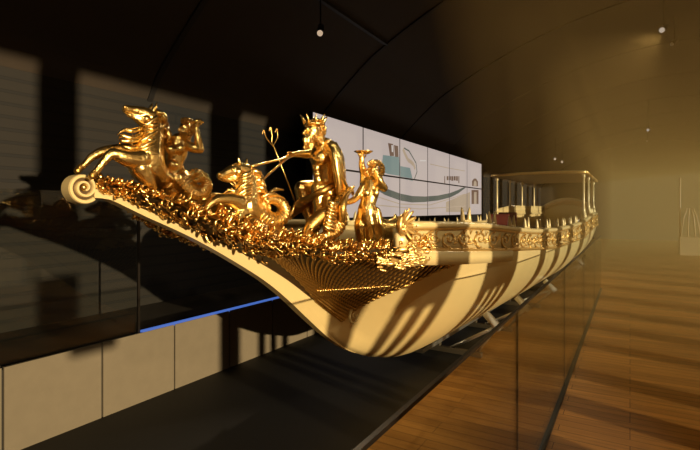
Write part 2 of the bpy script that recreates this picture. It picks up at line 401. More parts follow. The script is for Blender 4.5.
# fan shell under the bow carving: dark ground, beaded cords running to one point
sR = curve1d([(0.12, SAPEX+.02), (.35, SAPEX+.12), (.55, SAPEX+.3), (.8, SAPEX+.75), (1.0, SAPEX+1.75)])
SL = .14
def fan(q, k, side, out):
    s1 = sR(q); s0 = SL + (SAPEX-SL)*0.0
    return hull_pt(s0+(s1-s0)*k, q, side, out)
for sd in (1, -1):
    b = NB(); loft(b, [[fan(.125+.875*j/20, i/60, sd, .012) for j in range(21)] for i in range(61)])
    bmesh.ops.solidify(b, geom=b.faces[:], thickness=0.008)
    o = obj('shell_panel', b, GROUND, barge)
    b = NB(); n = 46
    for i in range(n):
        k = i/(n-1)
        st = .75 + (SAPEX+1.55-.75)*k       # where the cord meets the carving
        sb = SAPEX-.42*(1-k)**1.3
        path = []
        for j in range(29):
            r = j/28; q = 1-.87*r**.85
            x = st + (sb-st)*r**1.15
            path.append(hull_pt(min(x, sR(q)-.01), q, sd, .016))
        fine = spline(path, 76)
        tube(b, fine, [.011+.0062*math.sin(m*1.75) for m in range(77)], 5)
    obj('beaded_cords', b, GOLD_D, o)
    b = NB()
    q0 = .40; band = [hull_pt(s0, q0, sd, .028) for s0 in [SAPEX-.62+.78*i/40 for i in range(41)]]
    band = []
    for i in range(41):
        s0 = SAPEX-.50+.72*i/40; zz = loc(322, 291, .2)[1]
        lo, hi = .13, .9
        for _ in range(24):
            mid = (lo+hi)/2
            if hull_pt(s0, mid, sd).z < zz: lo = mid
            else: hi = mid
        band.append(hull_pt(s0, lo, sd, .03))
    tube(b, spline(band, 120), [.012+.005*math.sin(m*1.6) for m in range(121)], 6)
    obj('beaded_band', b, GOLD, o)
    # small volute where the smooth hull begins
    b = NB(); v0 = hull_pt(SAPEX+.06, .3, sd, .03); pts = []
    for i in range(40):
        k = i/39; a = 2.2 + k*8.5; r = .11*(1-k*.85)
        pts.append(hull_pt(SAPEX+.10, .24, sd, .04) + AX_S*(r*math.cos(a)) + Vector((0, 0, r*math.sin(a))))
    tube(b, pts, [.016*(1-.5*i/39) for i in range(40)], 6); obj('volute', b, CREAM, barge)

# wale, frieze board, mouldings
s429, s513 = solve(429, 264, .05)[0], solve(513, 264, .05)[0]
WALE_H = loc(470, 250, T(5))[1] - loc(470, 264, T(5))[1]
strip('wale', s429-.35, s513, 30, lambda s: [(T(s)-.10, ZD(s)-WALE_H), (T(s)+.05, ZD(s)-WALE_H), (T(s)+.06, ZD(s)-.02), (T(s)-.06, ZD(s)+.01)], CREAM)
strip('frieze_board', SFR-.1, LEN, 90, lambda s: [(T(s)-.05, ZD(s)-.02), (T(s)+.012, ZD(s)-.02), (T(s)+.012, ZT(s)), (T(s)-.05, ZT(s))], CREAM)
def half_round(off, r): return lambda q: [(T(q)+.012+r*math.cos(a), off(q)+r*math.sin(a)) for a in [2*math.pi*k/8 for k in range(8)]]
strip('lower_moulding', SFR-.1, LEN, 90, half_round(lambda s: ZD(s)+.0, .03), GOLDPAINT)
strip('upper_moulding', SFR-.1, LEN, 90, half_round(lambda s: ZT(s)-.01, .022), GOLDPAINT)
strip('top_rail', SFR+.12, LEN, 90, lambda s: [(T(s)-.16, ZT(s)+.0), (T(s)+.05, ZT(s)+.0), (T(s)+.055, ZT(s)+.05), (T(s)-.02, ZT(s)+.075), (T(s)-.16, ZT(s)+.07)], CREAM)
# rinceau scrollwork on the frieze
random.seed(3)
for sd in (1, -1):
    b = NB(); s = SFR+.22; k = 0
    while s < LEN-.4:
        z0, z1 = ZD(s)+.04, ZT(s)-.04; h = (z1-z0)/2; zc_ = (z0+z1)/2; sg = 1 if k % 2 else -1
        pit = h*4.6
        pts = []
        for i in range(30):
            q = i/29; a = sg*(math.pi*0.5 + q*8.2); r = h*1.0*(1-.82*q)
            x_ = s+2.1*r*math.cos(a); pts.append(L(x_, sd*(T(x_)+.026), zc_+r*math.sin(a)))
        tube(b, pts, [.015*(1-.35*i/29) for i in range(30)], 5)
        ball(b, pts[-1], .022, u=6, v=5)
        for q in range(10):
            a = random.uniform(0, 6.28); r = h*random.uniform(.6, .95)
            d = AX_S*math.cos(a+1.2) + Vector((0, 0, math.sin(a+1.2)))
            leaf(b, L(s+2.1*r*math.cos(a), sd*(T(s+2.1*r*math.cos(a))+.02), zc_+r*math.sin(a)), d, AX_T*sd, h*.75, .018, .6, .5)
        s += pit; k += 1
    obj('frieze_scrollwork', b, GOLDPAINT, barge)
# decks and lining
b = NB(); rws = []
for i in range(60):
    s = SFR+.6+(LEN-.15-SFR-.6)*i/59; z = ZD(s)-.12
    rws.append([L(s, -T(s)+.08, z), L(s, T(s)-.08, z), L(s, T(s)-.08, z-.05), L(s, -T(s)+.08, z-.05)])
ribbon(b, rws); obj('deck', b, INNER, barge, False)
strip('inner_lining', SFR+.3, LEN-.1, 60, lambda s: [(T(s)-.07, ZD(s)-.15), (T(s)-.05, ZT(s)), (T(s)-.10, ZT(s)), (T(s)-.12, ZD(s)-.15)], CREAM)
# bow mound: carved sea under the statues
random.seed(11)
mz = curve1d([(loc(u, v)[0], loc(u, v)[1]) for u, v in [(92, 182), (110, 184), (140, 190), (170, 197), (200, 206), (250, 224), (300, 238), (350, 246), (400, 246)]])
def mound(s, k):
    t = T(s)*k; ed = ZD(s); c = mz(s)
    return t, ed+.03 + (c-ed-.03)*(1-k*k) + .03*math.sin(s*17+k*5)*(1-k*k) + .02*math.sin(k*21+s*9)*(1-k*k)
SM = SFR+.55
b = NB(); loft(b, [[L(S0+(SM-S0)*i/90, *mound(S0+(SM-S0)*i/90, -1+2*j/30)) for j in range(31)] for i in range(91)])
bmesh.ops.solidify(b, geom=b.faces[:], thickness=.04)
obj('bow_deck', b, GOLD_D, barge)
def carve(b, s0, s1, n, lw, qlo, qhi, sd, lns=(.07, .16)):
    for i in range(n):
        s = random.uniform(s0, s1)
        q = random.uniform(qlo, qhi)
        if q <= 1: p = hull_pt(s, q, sd, .01); nn = AX_T*sd*.9 + Vector((0, 0, -.2))
        else:
            k = max(0, 1-(q-1)); t, z = mound(s, sd*k); p = L(s, t, z); nn = Vector((0, 0, 1)) + AX_T*sd*.6
        d = AX_S*random.choice((-1, 1))*random.uniform(.3, 1) + Vector((0, 0, random.uniform(-.9, .9))) + AX_T*random.uniform(-.3, .3)
        leaf(b, p, d, nn, random.uniform(*lns), random.uniform(.6, 1.2)*lw, random.uniform(.6, 1.7), random.uniform(.3, .7))
for sd in (1, -1):
    b = NB()
    carve(b, .14, .8, 170, .021, .25 if sd > 0 else .85, 1.5, sd, (.04, .08))
    carve(b, .6, 1.7, 190, .026, .30 if sd > 0 else .85, 1.2, sd, (.06, .11))
    carve(b, .9, SAPEX+.4, 330, .027, .84, 1.22, sd, (.06, .14))
    carve(b, SAPEX+.2, s429-.1, 130, .031, .86, 1.12, sd, (.07, .16))
    for i in range(70):
        s = random.uniform(.1, SAPEX+1.3); q = random.uniform(.86, 1.25)
        if q <= 1: p = hull_pt(s, q, sd, .015)
        else: p = L(s, *mound(s, sd*max(0, 2-q)))
        ball(b, p, random.uniform(.010, .022), u=7, v=5)
    for i in range(60):                      # little C-scrolls and pearls between the leaves
        s = random.uniform(.5, SAPEX+1.2); c = hull_pt(s, random.uniform(.86, 1), sd, .035); r0 = random.uniform(.03, .06); ph = random.uniform(0, 6)
        pts = [c + (AX_S*math.cos(ph+m*.42)+Vector((0, 0, math.sin(ph+m*.42))))*r0*(1-m/22) for m in range(18)]
        tube(b, pts, [.013*(1-m/30) for m in range(18)], 5)
    obj('wave_carving', b, CARVE, barge)
    b = NB()                                 # leafy swag ending the bow carving
    for i in range(70):
        s = random.uniform(s429-.85, s429-.08); q = random.uniform(-1, 1)
        k = 1-abs(q)*.3
        p = L(s, sd*(T(s)+.05), ZD(s)-.5*WALE_H + q*.085)
        d = AX_S*1.0 + Vector((0, 0, random.uniform(-.5, .5)))
        leaf(b, p - AX_S*.05, d, AX_T*sd, random.uniform(.07, .14), random.uniform(.015, .025), random.uniform(.3, .9), .5)
    obj('leaf_swag', b, GOLDPAINT, barge)
# acanthus volute at the head of the frieze
for sd in (1, -1):
    b = NB(); c = L(SFR-.02, sd*(T(SFR)+.02), ZT(SFR)+.02)
    tube(b, [c + AX_S*(.11*(1-i/44)*math.cos(1.6+i*.25)) + Vector((0, 0, .11*(1-i/44)*math.sin(1.6+i*.25))) for i in range(36)], [.03*(1-i/60) for i in range(36)], 6)
    for i in range(7): leaf(b, c, AX_S*math.cos(i*.5-1)+Vector((0, 0, math.sin(i*.5-1))), AX_T*sd, .2, .035, .4, .5)
    obj('acanthus_volute', b, GOLDPAINT, barge)
# thole horns along both rails
for sd in (1, -1):
    s = SFR+1.55; k = 0
    while s < LEN-.8:
        b = NB(); zt = ZT(s)+.06; t = sd*(T(s)-.06)
        for e in (-1, 1):
            tube(b, [L(s+e*.13, t, zt), L(s+e*.115, t, zt+.06), L(s+e*.13, t, zt+.14), L(s+e*.155, t, zt+.2)], [.038, .032, .022, .008], 7)
        tube(b, [L(s-.14+.28*i/8, t, zt+.01+.02*abs(i-4)/4) for i in range(9)], .026, 6)
        obj('thole_horns', b, CREAM if k % 1 == 0 else GOLD, barge); s += .95; k += 1
# thwarts
for s in (6.2, 7.2, 8.2, 9.2, 10.2, 11.2, 12.2, 13.2):
    b = NB(); box2(b, (0, 0, 0), (1, 1, 1)); b.clear()
    z = ZT(s)-.12; beam(b, L(s, -T(s)+.11, z), L(s, T(s)-.11, z), .22, .05); obj('thwart', b, INNER, barge, False)
# stern: raised gallery sides, benches, pillars, canopy, carved transom
SG = 14.2
def gal(s): return .04+.26*smooth(SG-.3, SG+.9, s)
strip('stern_gallery', SG-.3, LEN, 24, lambda s: [(T(s)-.14, ZT(s)+.05), (T(s)-.06, ZT(s)+.05), (T(s)-.06, ZT(s)+.05+gal(s)), (T(s)-.14, ZT(s)+.05+gal(s))], CREAM, (-1,))
b = NB()
for i in range(34):
    s = SG+.1+(LEN-SG-.2)*i/33; z = ZT(s)+.05+gal(s)*.5; r = gal(s)*.36
    tube(b, [L(s+r*math.cos(a), -(T(s)-.045), z+r*math.sin(a)) for a in [m*.5 for m in range(12)]], .018, 5)
obj('gallery_scrollwork', b, GOLDPAINT, barge)
b = NB(); rws = []
for i in range(25):
    t = -1+i/12; z = ZT(LEN)+.30+.42*(1-t*t)
    tt = t*T(LEN); rws.append([L(LEN-.12, tt, ZD(LEN)), L(LEN, tt, ZD(LEN)), L(LEN, tt, z), L(LEN-.12, tt, z)])
ribbon(b, rws); o = obj('transom_board', b, CREAM, barge, False)
b = NB()
for i in range(11):
    t = (-1+i/5)*.9; z = ZT(LEN)+.12+.36*(1-t*t)
    tube(b, [L(LEN-.14, t*T(LEN)+.11*math.cos(a)*(1-a/9), z+.11*math.sin(a)*(1-a/9)) for a in [m*.45 for m in range(16)]], .022, 5)
obj('transom_scrollwork', b, GOLDPAINT, o)
ZROOF = loc(497, 178, -T(15))[1]
ZROOF = max(ZROOF, 3.55)
for u in (497, 510, 522, 534):
    s = 12.0
    for _ in range(50): s = .5*s+.5*loc(u, 200, -(T(s)-.1))[0]
    for sd in ((-1, 1)):
        b = NB(); z0 = ZT(s)+.05; t = sd*(T(s)-.10)
        if sd == 1: z0 = ZT(s)+.05
        tube(b, [L(s, t, z0), L(s, t, z0+.3), L(s, t, z0+.34), L(s, t, ZROOF-.12), L(s, t, ZROOF-.1), L(s, t, ZROOF)], [.055, .05, .034, .03, .05, .05], 10)
        obj('canopy_pillar', b, CREAM, barge)
    if u == 497: SA_ = s
    if u == 534: SB_ = s
print('canopy', SA_, SB_, ZROOF)
b = NB(); rws = []
for i in range(13):
    k = -1+i/6; z = ZROOF+.03*(1-k*k)
    rws.append([L(SA_-.25, k*(T(SA_)+.0), z), L(SB_+.3, k*(T(SB_)+.0), z), L(SB_+.3, k*(T(SB_)+.0), z+.09), L(SA_-.25, k*(T(SA_)+.0), z+.09)])
ribbon(b, rws); obj('canopy_roof', b, INNER, barge, False)
b = NB()
for s, zz in ((SA_-.25, 0), (SB_+.3, 0)): tube(b, [L(s, k*T(s), ZROOF+.045+.03*(1-k*k)) for k in [-1+i/6 for i in range(13)]], .05, 6)
for sd in (1, -1): tube(b, [L(SA_-.25, sd*T(SA_), ZROOF+.045), L(SB_+.3, sd*T(SB_), ZROOF+.045)], .05, 6)
obj('canopy_cornice', b, GOLDPAINT, barge)
for s in (SA_-1.6, SA_-.6):
    b = NB(); z = ZT(s)-.2; box2(b, (0, 0, 0), (.1, .1, .1)); b.clear()
    beam(b, L(s, -T(s)+.25, z+.03), L(s, -T(s)+.85, z+.03), .5, .12); beam(b, L(s+.25, -T(s)+.25, z+.25), L(s+.25, -T(s)+.85, z+.25), .08, .45)
    obj('velvet_seat', b, RED, barge, False, .02)

# ================================================================== STATUES
def limb(bm, pts, seg=10, n=None, flat=1.0):
    """tapering rounded form through measured points (u, v, t, radius px)"""
    P = [(*I(u, v, t), r*px(u, v, t)) for u, v, t, r in pts]
    n = n or max(6, 5*(len(P)-1))
    S = spline(P, n)
    pp = [Vector(q[:3]) for q in S]; rr = [max(q[3], 1e-3) for q in S]
    tube(bm, pp, rr, seg, flat)
    ball(bm, pp[0], rr[0], u=seg, v=6); ball(bm, pp[-1], rr[-1], u=seg, v=6)
def lump(bm, u, v, t, r, rs=(1, 1, 1)):
    k = px(u, v, t)*r
    ball(bm, I(u, v, t), (k*rs[0], k*rs[1], k*rs[2]))
def lock(bm, pts, seg=6, n=14):
    P = [(*I(u, v, t), r*px(u, v, t)) for u, v, t, r in pts]
    S = spline(P, n); tube(bm, [Vector(q[:3]) for q in S], [max(q[3], 8e-4) for q in S], seg)
def hand(bm, wrist, knuck, tips, rad):
    """palm from wrist to knuckle line, four fingers and a thumb as separate chains (all measured points)"""
    limb(bm, [(*wrist, rad*1.25), (*knuck, rad*1.45)])
    for base, mid, tip in tips:
        limb(bm, [(*base, rad*.62), (*mid, rad*.55), (*tip, rad*.42)], 6)
def scales(bm, pts, n, wpx):
    """fin ridges along a fish tail"""
    S = spline(pts, n)
    for i in range(1, n):
        u, v, t, r = S[i]; u2, v2, t2, _ = S[i-1]
        c = I(u, v, t); d = (c - I(u2, v2, t2)).normalized(); k = px(u, v, t)
        a = AX_T - d*AX_T.dot(d); a.normalize(); q = d.cross(a)
        tube(bm, [c + (a*math.cos(m*.2618*2)+q*math.sin(m*.2618*2))*k*r*1.04 for m in range(13)], k*wpx, 5, caps=False)

def seahorse(name, label, spec):
    at = I(*spec['at'])
    root = thing(name, at, label, 'statue', 'gilded sea horses of the chariot')
    b = NB()
    for i, c in enumerate(spec['body']):
        g_ = 1.3 if i >= 4 else (1.1 if i == 2 else 1)
        limb(b, [(q[0], q[1], q[2], q[3]*g_) for q in c], 12)
    for l in spec.get('lumps', []): lump(b, *l)
    body = fused('body', b, GOLD, root, spec['vox'])
    b = NB()
    for c in spec['mane']: lock(b, c)
    obj('mane', b, GOLD, root)
    for c in spec['ears']:
        b = NB(); lock(b, c, 6, 6); obj('ear', b, GOLD, root)
    for e in spec['eyes']:
        b = NB(); lump(b, *e); obj('eye', b, GOLD_D, root)
    b = NB(); scales(b, spec['tail'], spec.get('ns', 22), .8); obj('tail_scales', b, GOLD, root)
    for c in spec['fins']:
        b = NB(); lock(b, c); obj('fin', b, GOLD, root)
    for hf in spec['hoofs']:
        b = NB(); limb(b, hf, 8); obj('hoof', b, GOLD_D, root)
    return root

random.seed(5)
# -- leading sea horse, rearing just behind the scroll
tailA = [(158, 174, .0, 10), (168, 186, -.02, 9), (180, 195, -.03, 8), (195, 198, -.02, 7), (205, 190, .0, 6), (203, 177, .03, 5), (194, 173, .05, 4), (188, 180, .06, 3.2), (192, 187, .07, 2.4)]
maneA = []
for i in range(13):                          # crest down the back of the neck
    k = i/12; u = 152+9*k; v = 112+34*k
    x = random.uniform(-2, 3); maneA.append([(u+1, v, random.uniform(-.03, .03), 2.6), (u+8, v+x, random.uniform(-.06, .06), 2.8), (u+13, v+6+x, random.uniform(-.07, .07), 2.2), (u+12+x, v+14, random.uniform(-.06, .06), 1.2), (u+15+x, v+17+x, random.uniform(-.06, .06), .4)])
for i in range(9):                           # locks wrapped across the neck
    k = i/8; u = 152-3*k; v = 119+30*k; w = 8+6*k
    x = random.uniform(-2.5, 2.5); maneA.append([(u+w*.9, v-3, .03, 1.8), (u+3, v+1+x, .08+.03*k, 2.3), (u-w*.5+x, v+4-x, .07+.03*k, 1.9), (u-w*1.1+x, v+6+x, .04, 1.2), (u-w*1.3-2+x, v+3+x, .03, .4)])
for i in range(4):                           # forelocks streaming forward over the chest
    k = i/3; maneA.append([(142, 128+16*k, .05, 2.2), (132, 131+15*k+(i % 2)*2, .07, 2.4), (124-3*math.sin(k*3), 130+17*k, .05, 1.7), (117+5*k, 135+14*k, .03, .4)])
seahorse('sea_horse_statue', 'gilded rearing sea horse statue nearest the bow scroll, head raised', dict(
    at=(145, 190, 0), vox=.0062,
    body=[[(126.5, 109.5, 0, 4.6), (131, 110, 0, 4.4), (137, 111.5, 0, 5.6), (145, 114.5, 0, 7.4), (152, 120, 0, 8.4)],
          [(128.5, 114.6, 0, 2.5), (134, 116.8, 0, 3.4), (142, 120, 0, 6.6)],
          [(151, 118, 0, 8), (152, 130, 0, 10.5), (149, 143, 0, 13.5), (145, 156, 0, 17), (149, 168, 0, 16), (158, 176, 0, 12)],
          tailA,
          [(138, 160, .11, 9), (126, 158, .13, 6.5), (113, 154, .13, 4.6), (105, 160, .13, 3.2), (98, 169, .13, 2.6), (95, 173, .13, 2.5)],
          [(136, 154, -.10, 9), (119, 151, -.12, 5.6), (103, 152, -.12, 4.2), (92, 157, -.12, 3.1), (84, 165, -.12, 2.4), (80, 168, -.12, 2.4)],
          [(140, 168, .12, 7), (148, 180, .12, 5), (152, 188, .10, 4)]],
    lumps=[(134, 158, .06, 10), (143, 168, .08, 9), (146, 119, .035, 4), (125, 107, .022, 2.2), (125, 107, -.022, 2.2)],
    mane=maneA,
    ears=[[(152, 113, .03, 1.6), (155, 108, .035, 1.7), (157, 102.5, .04, .4)], [(149, 112, -.03, 1.6), (151, 107, -.035, 1.7), (153, 103, -.04, .4)]],
    eyes=[(139, 112.5, .042, 1.5), (139, 112.5, -.042, 1.5)],
    tail=tailA, fins=[[(200, 196, .02, 2), (208, 192, .05, 2.2), (211, 183, .05, .6)], [(196, 199, .02, 2), (207, 199, .05, 2), (213, 193, .05, .5)], [(190, 174, .05, 2), (184, 170, .07, 1.6), (183, 164, .07, .4)]],
    hoofs=[[(95, 172, .13, 3.2), (92, 176, .13, 3.6)], [(80.5, 167, -.12, 3.2), (77.5, 171, -.12, 3.6)]]))

# -- second sea horse, before the chariot
tailB = [(254, 212, .02, 11), (264, 219, .04, 9.5), (276, 221, .06, 8), (284, 213, .07, 6.8), (281, 203, .06, 5.6), (271, 199, .04, 4.6), (263, 204, .03, 3.6), (265, 210, .04, 2.6)]
maneB = []
for i in range(12):
    k = i/11; u = 250+8*k; v = 170+30*k
    x = random.uniform(-2, 3); maneB.append([(u-1, v, random.uniform(-.03, .03), 2.6), (u+6, v+x-1, random.uniform(-.07, .07), 2.8), (u+11, v+5+x, random.uniform(-.08, .08), 2.1), (u+10+x, v+12, random.uniform(-.07, .07), 1.2), (u+14+x, v+14+x, 0, .4)])
for i in range(10):
    k = i/9; u = 246-1*k; v = 172+30*k; w = 8+4*k
    x = random.uniform(-2.5, 2.5); maneB.append([(u+w*.9, v-3, .03, 1.8), (u+3, v+x, .10+.04*k, 2.3), (u-w*.5+x, v+4-x, .09+.03*k, 2.0), (u-w*1.1+x, v+5+x, .05, 1.2), (u-w*1.4-2+x, v+1+x, .03, .4)])
for i in range(6):
    k = i/5; maneB.append([(241, 185+12*k, .08, 2.0), (235, 191+10*k, .11, 2.1), (229-1*k, 190+11*k+(i % 2)*2, .09, 1.5), (224+2*k, 193+10*k, .07, .4)])
seahorse('sea_horse_statue', 'gilded sea horse statue with wavy mane below the trident', dict(
    at=(250, 226, 0), vox=.008,
    body=[[(220.5, 176, 0, 4.2), (224.5, 174, 0, 4.2), (231, 171, 0, 5.6), (239, 169.5, 0, 7.4), (246, 172, 0, 8.4)],
          [(222.5, 179.3, 0, 2.3), (228, 179.6, 0, 3.4), (237, 177, 0, 6.6)],
          [(245, 171, 0, 7.4), (247, 182, 0, 9.5), (246, 194, 0, 12), (244, 206, 0, 14.5), (250, 214, 0, 13)],
          tailB,
          [(238, 204, .12, 8), (230, 200, .14, 6), (220, 199.5, .15, 4.4), (211, 203, .15, 3.2), (206, 210, .15, 2.5), (203, 215, .15, 2.5)],
          [(236, 205, -.10, 7), (224, 200, -.14, 5), (212, 197, -.14, 3.6), (202, 201, -.14, 2.8), (196, 208, -.14, 2.4)],
          [(242, 212, .14, 6), (236, 218, .16, 4.2), (228, 222, .17, 3)]],
    lumps=[(236, 203, .08, 8), (238, 172, .045, 4), (219, 174, .025, 2), (219, 174, -.025, 2)],
    mane=maneB,
    ears=[[(240, 165, .035, 1.5), (239, 161.5, .04, 1.6), (238, 157.5, .045, .4)], [(245, 166, -.02, 1.6), (246, 162, -.03, 1.7), (247, 158, -.03, .4)], [(242, 166, 0, 1.8), (236, 164, .01, 1.6), (232, 166, .02, .5)]],
    eyes=[(232.5, 169.5, .048, 1.4), (232.5, 169.5, -.048, 1.4)],
    tail=tailB, fins=[[(262, 197, .05, 1.8), (272, 194, .07, 2.4), (284, 198, .08, .6)], [(266, 198, .05, 1.6), (274, 190, .06, 2), (284, 190, .06, .5)], [(282, 218, .08, 2), (291, 214, .1, 2.2), (294, 205, .1, .6)]],
    hoofs=[[(203.5, 214, .15, 3), (201, 218, .15, 3.4)], [(196.5, 207, -.14, 3), (194, 211, -.14, 3.4)]]))

# -- people of the sea
def face(bm, u, v, t, r, yaw=0.0):
    """skull, brow, nose, lips, chin for a head centred (u, v) facing towards the image left"""
    lump(bm, u, v, t, r, (.92, .98, 1.12))
    limb(bm, [(u-.35*r, v+.55*r, t, r*.62), (u-.55*r, v+.95*r, t, r*.42)])
    limb(bm, [(u-.75*r, v-.25*r, t+.0, r*.22), (u-1.1*r, v+.22*r, t, r*.24)], 6)
    limb(bm, [(u-.72*r, v-.32*r, t-.035, r*.2), (u-.8*r, v-.35*r, t, r*.2), (u-.62*r, v-.3*r, t+.04, r*.2)], 6)
    limb(bm, [(u-.85*r, v+.55*r, t-.015, r*.15), (u-.8*r, v+.55*r, t+.02, r*.15)], 6)
def curls(bm, u, v, t, r, n, rp, spread, seed):
    random.seed(seed)
    for i in range(n):
        a = random.uniform(*spread); w = random.uniform(-.9, .9)
        cu, cv = u+r*math.cos(a), v+r*math.sin(a); tt = t+w*r*px(u, v, t)
        ph = random.uniform(0, 6)
        lock(bm, [(cu+math.cos(ph+m*1.1)*rp*(1-m*.12), cv+math.sin(ph+m*1.1)*rp*(1-m*.12), tt, rp*.55*(1-m*.1)) for m in range(6)], 5, 10)

# Triton with the conch
tri = thing('triton_statue', I(178, 192, .02), 'gilded triton statue blowing a raised conch, curly haired, behind the leading sea horse', 'statue')
b = NB()
face(b, 185.5, 128.5, .03, 6.2)
limb(b, [(183, 134, .02, 4), (180, 141, .0, 4.8)])
limb(b, [(179, 142, 0, 9), (177, 152, 0, 10.5), (174, 163, 0, 9), (173, 172, .0, 9.5), (178, 184, .0, 11)], 12)
lump(b, 171, 150, .07, 5.5); lump(b, 180, 149, .09, 5.5); lump(b, 173, 165, .06, 5)
limb(b, [(186, 144, .06, 5), (193, 148, .12, 5), (199.5, 149, .16, 4.6)]); limb(b, [(199.5, 149, .16, 4.8), (198, 139, .16, 3.8), (196.5, 129, .14, 2.6)])
limb(b, [(170, 144, -.08, 5), (164, 154, -.08, 4.2), (166, 165, -.02, 3.4), (170, 174, .06, 2.6)])
hand(b, (196.5, 129, .14), (196.3, 125.5, .14), [((196+.5*i, 125, .12+.012*i), (194.6+.7*i, 122.5, .115+.014*i), (193.6+1.2*i, 121.3, .125+.013*i)) for i in range(4)] + [((197.4, 126.5, .15), (199.4, 124.6, .16), (200, 122.8, .16))], 1.9)
hand(b, (170, 174, .06), (171, 177, .07), [((170+.8*i, 177, .06+.01*i), (170.5+.8*i, 180, .065+.01*i), (171.4+.8*i, 182.4, .06+.01*i)) for i in range(4)] + [((168.6, 175.5, .06), (167.2, 178, .07), (167.6, 180.4, .07))], 1.9)
limb(b, [(180, 180, .04, 11), (190, 190, .1, 9), (200, 193, .14, 7), (207, 186, .16, 5.2), (203, 177, .17, 4), (196, 180, .18, 3)])
fused('body', b, GOLD, tri, .0062)
b = NB(); curls(b, 186, 127.5, .03, 7.4, 60, 2.3, (-2.2, 1.4), 21)
for i in range(9): lock(b, [(190-i, 133, .03+.01*i, 1.7), (189-i*.9, 140, .05, 1.8), (187-i, 146+i*.4, .06, .5)])
obj('hair', b, GOLD_D, tri)
b = NB(); tl = [(180, 180, .04, 11), (190, 190, .1, 9), (200, 193, .14, 7), (207, 186, .16, 5.2), (203, 177, .17, 4), (196, 180, .18, 3)]
scales(b, tl, 22, .8); obj('tail_scales', b, GOLD, tri)
b = NB()
lock(b, [(189.5, 122.5, .08, .8), (193, 122, .1, 1.6), (197, 121.4, .125, 2.8), (200.5, 121.6, .14, 2.2), (204, 122.4, .15, .5)], 8, 18)
for i in range(4): lump(b, 194+2*i, 121.8, .11+.012*i, 2.0+.35*i, (.35, 1, 1))
tag(obj('conch_shell', b, GOLD), 'small gilded conch shell held at the curly haired triton lips', 'shell')

# Neptune in his shell chariot
nep = thing('sea_god_statue', I(322, 236, .0), 'gilded statue of a crowned bearded sea god seated holding a trident', 'statue')
b = NB()
face(b, 312.5, 131, .0, 8.4)
limb(b, [(316, 138, .0, 5), (321, 146, .0, 6.5)])
limb(b, [(324, 148, .0, 11), (324, 158, .0, 13.5), (325, 170, .0, 12.5), (326, 182, .0, 12), (328, 192, .0, 14)], 14)
lump(b, 317, 158, -.08, 8); lump(b, 320, 158, .09, 8.5)
for i in range(3):
    for e in (-.05, .05): lump(b, 316+i, 168+6*i, e, 4)
# right arm stretched forward over the sea horse
limb(b, [(322, 149, -.17, 6.2), (330, 146, .12, 6.6)], 10)
limb(b, [(320, 150, -.20, 5.8), (312, 153, -.24, 5.0), (306, 154.5, -.26, 4.2), (299, 154, -.26, 3.6), (294, 154.5, -.26, 2.6)])
hand(b, (294, 154.5, -.26), (290.5, 155, -.26), [((290, 154.5+.9*i, -.24-.012*i), (286.8, 155+1.1*i, -.24-.012*i), (285.4+.3*i, 157+1.0*i, -.235-.012*i)) for i in range(4)] + [((292, 153.6, -.24), (289.6, 151.8, -.22), (287, 152.6, -.21))], 2.0)
# left arm resting down on the chariot
limb(b, [(331, 147, .22, 6.6), (335, 158, .27, 5.6), (337, 170, .30, 4.8), (341, 179, .30, 4), (346, 187, .28, 2.8)])
hand(b, (346, 187, .28), (349, 190, .27), [((349+.5*i, 190-.6*i, .27+.01*i), (351.5+.5*i, 192.5-.7*i, .27+.01*i), (352.4+.5*i, 195.4-.6*i, .265+.01*i)) for i in range(4)] + [((347, 190.5, .26), (347.4, 193.6, .25), (348.8, 195.6, .25))], 2.0)
# legs
limb(b, [(326, 193, -.16, 9.5), (314, 189, -.25, 9), (302, 189, -.30, 8.2)]); limb(b, [(302, 190, -.30, 7.8), (305, 204, -.27, 7.2), (309, 216, -.22, 5.2), (310, 227, -.2, 3.6)])
limb(b, [(310, 228, -.2, 3.6), (305, 232, -.22, 3.2), (300, 234, -.22, 2.4)])
limb(b, [(330, 193, .14, 9.4), (324, 189, .10, 8.6), (318, 189, .05, 7.6)]); limb(b, [(318, 189, .05, 7.4), (319, 204, .06, 6.4), (318, 218, .06, 4.6), (317, 228, .04, 3.6)])
limb(b, [(317, 229, .04, 3.6), (312, 233, .02, 3.2), (307, 236, .0, 2.4)])
fused('body', b, GOLD, nep, .0085)
b = NB()
random.seed(9)
for i in range(26):
    w = random.uniform(-.07, .07); u0 = 307.5+random.uniform(-2, 5)
    lock(b, [(u0+1, 134, w*.9, 1.5), (u0+random.uniform(-2, 0), 139, w, 1.7), (u0+random.uniform(-2, 2), 144, w*.9, 1.3), (u0+random.uniform(-3, 2), 149+random.uniform(-2, 2), w*.7, .4)])
obj('beard', b, GOLD, nep)
b = NB(); curls(b, 315, 129.5, 0, 8.6, 64, 2.4, (-1.9, 1.7), 31)
for i in range(8): lock(b, [(319, 130+i, -.05+.014*i, 1.8), (323, 138+i*.6, -.06+.016*i, 1.9), (325+.4*i, 146, -.06+.017*i, .5)])
obj('hair', b, GOLD, nep)
b = NB()
c0 = I(313.5, 124.5, 0); k = px(313, 125, 0)
up = Vector((0, 0, 1)); 
ringp = [c0 + (AX_S*math.cos(a)+AX_T*math.sin(a))*k*8.8 for a in [m*math.pi/10 for m in range(21)]]
tube(b, ringp, k*1.5, 6)
for m in range(9):
    a = m*2*math.pi/9+.2; p = c0 + (AX_S*math.cos(a)+AX_T*math.sin(a))*k*8.8
    o_ = (AX_S*math.cos(a)+AX_T*math.sin(a))
    tube(b, [p, p+up*k*4+o_*k*1.6, p+up*k*9+o_*k*5.5], [k*2.2, k*1.8, k*.25], 6, .5, up=o_)
obj('crown', b, GOLD, nep)
b = NB()                                     # cloak: heavy folds from the left shoulder round the back and over the lap
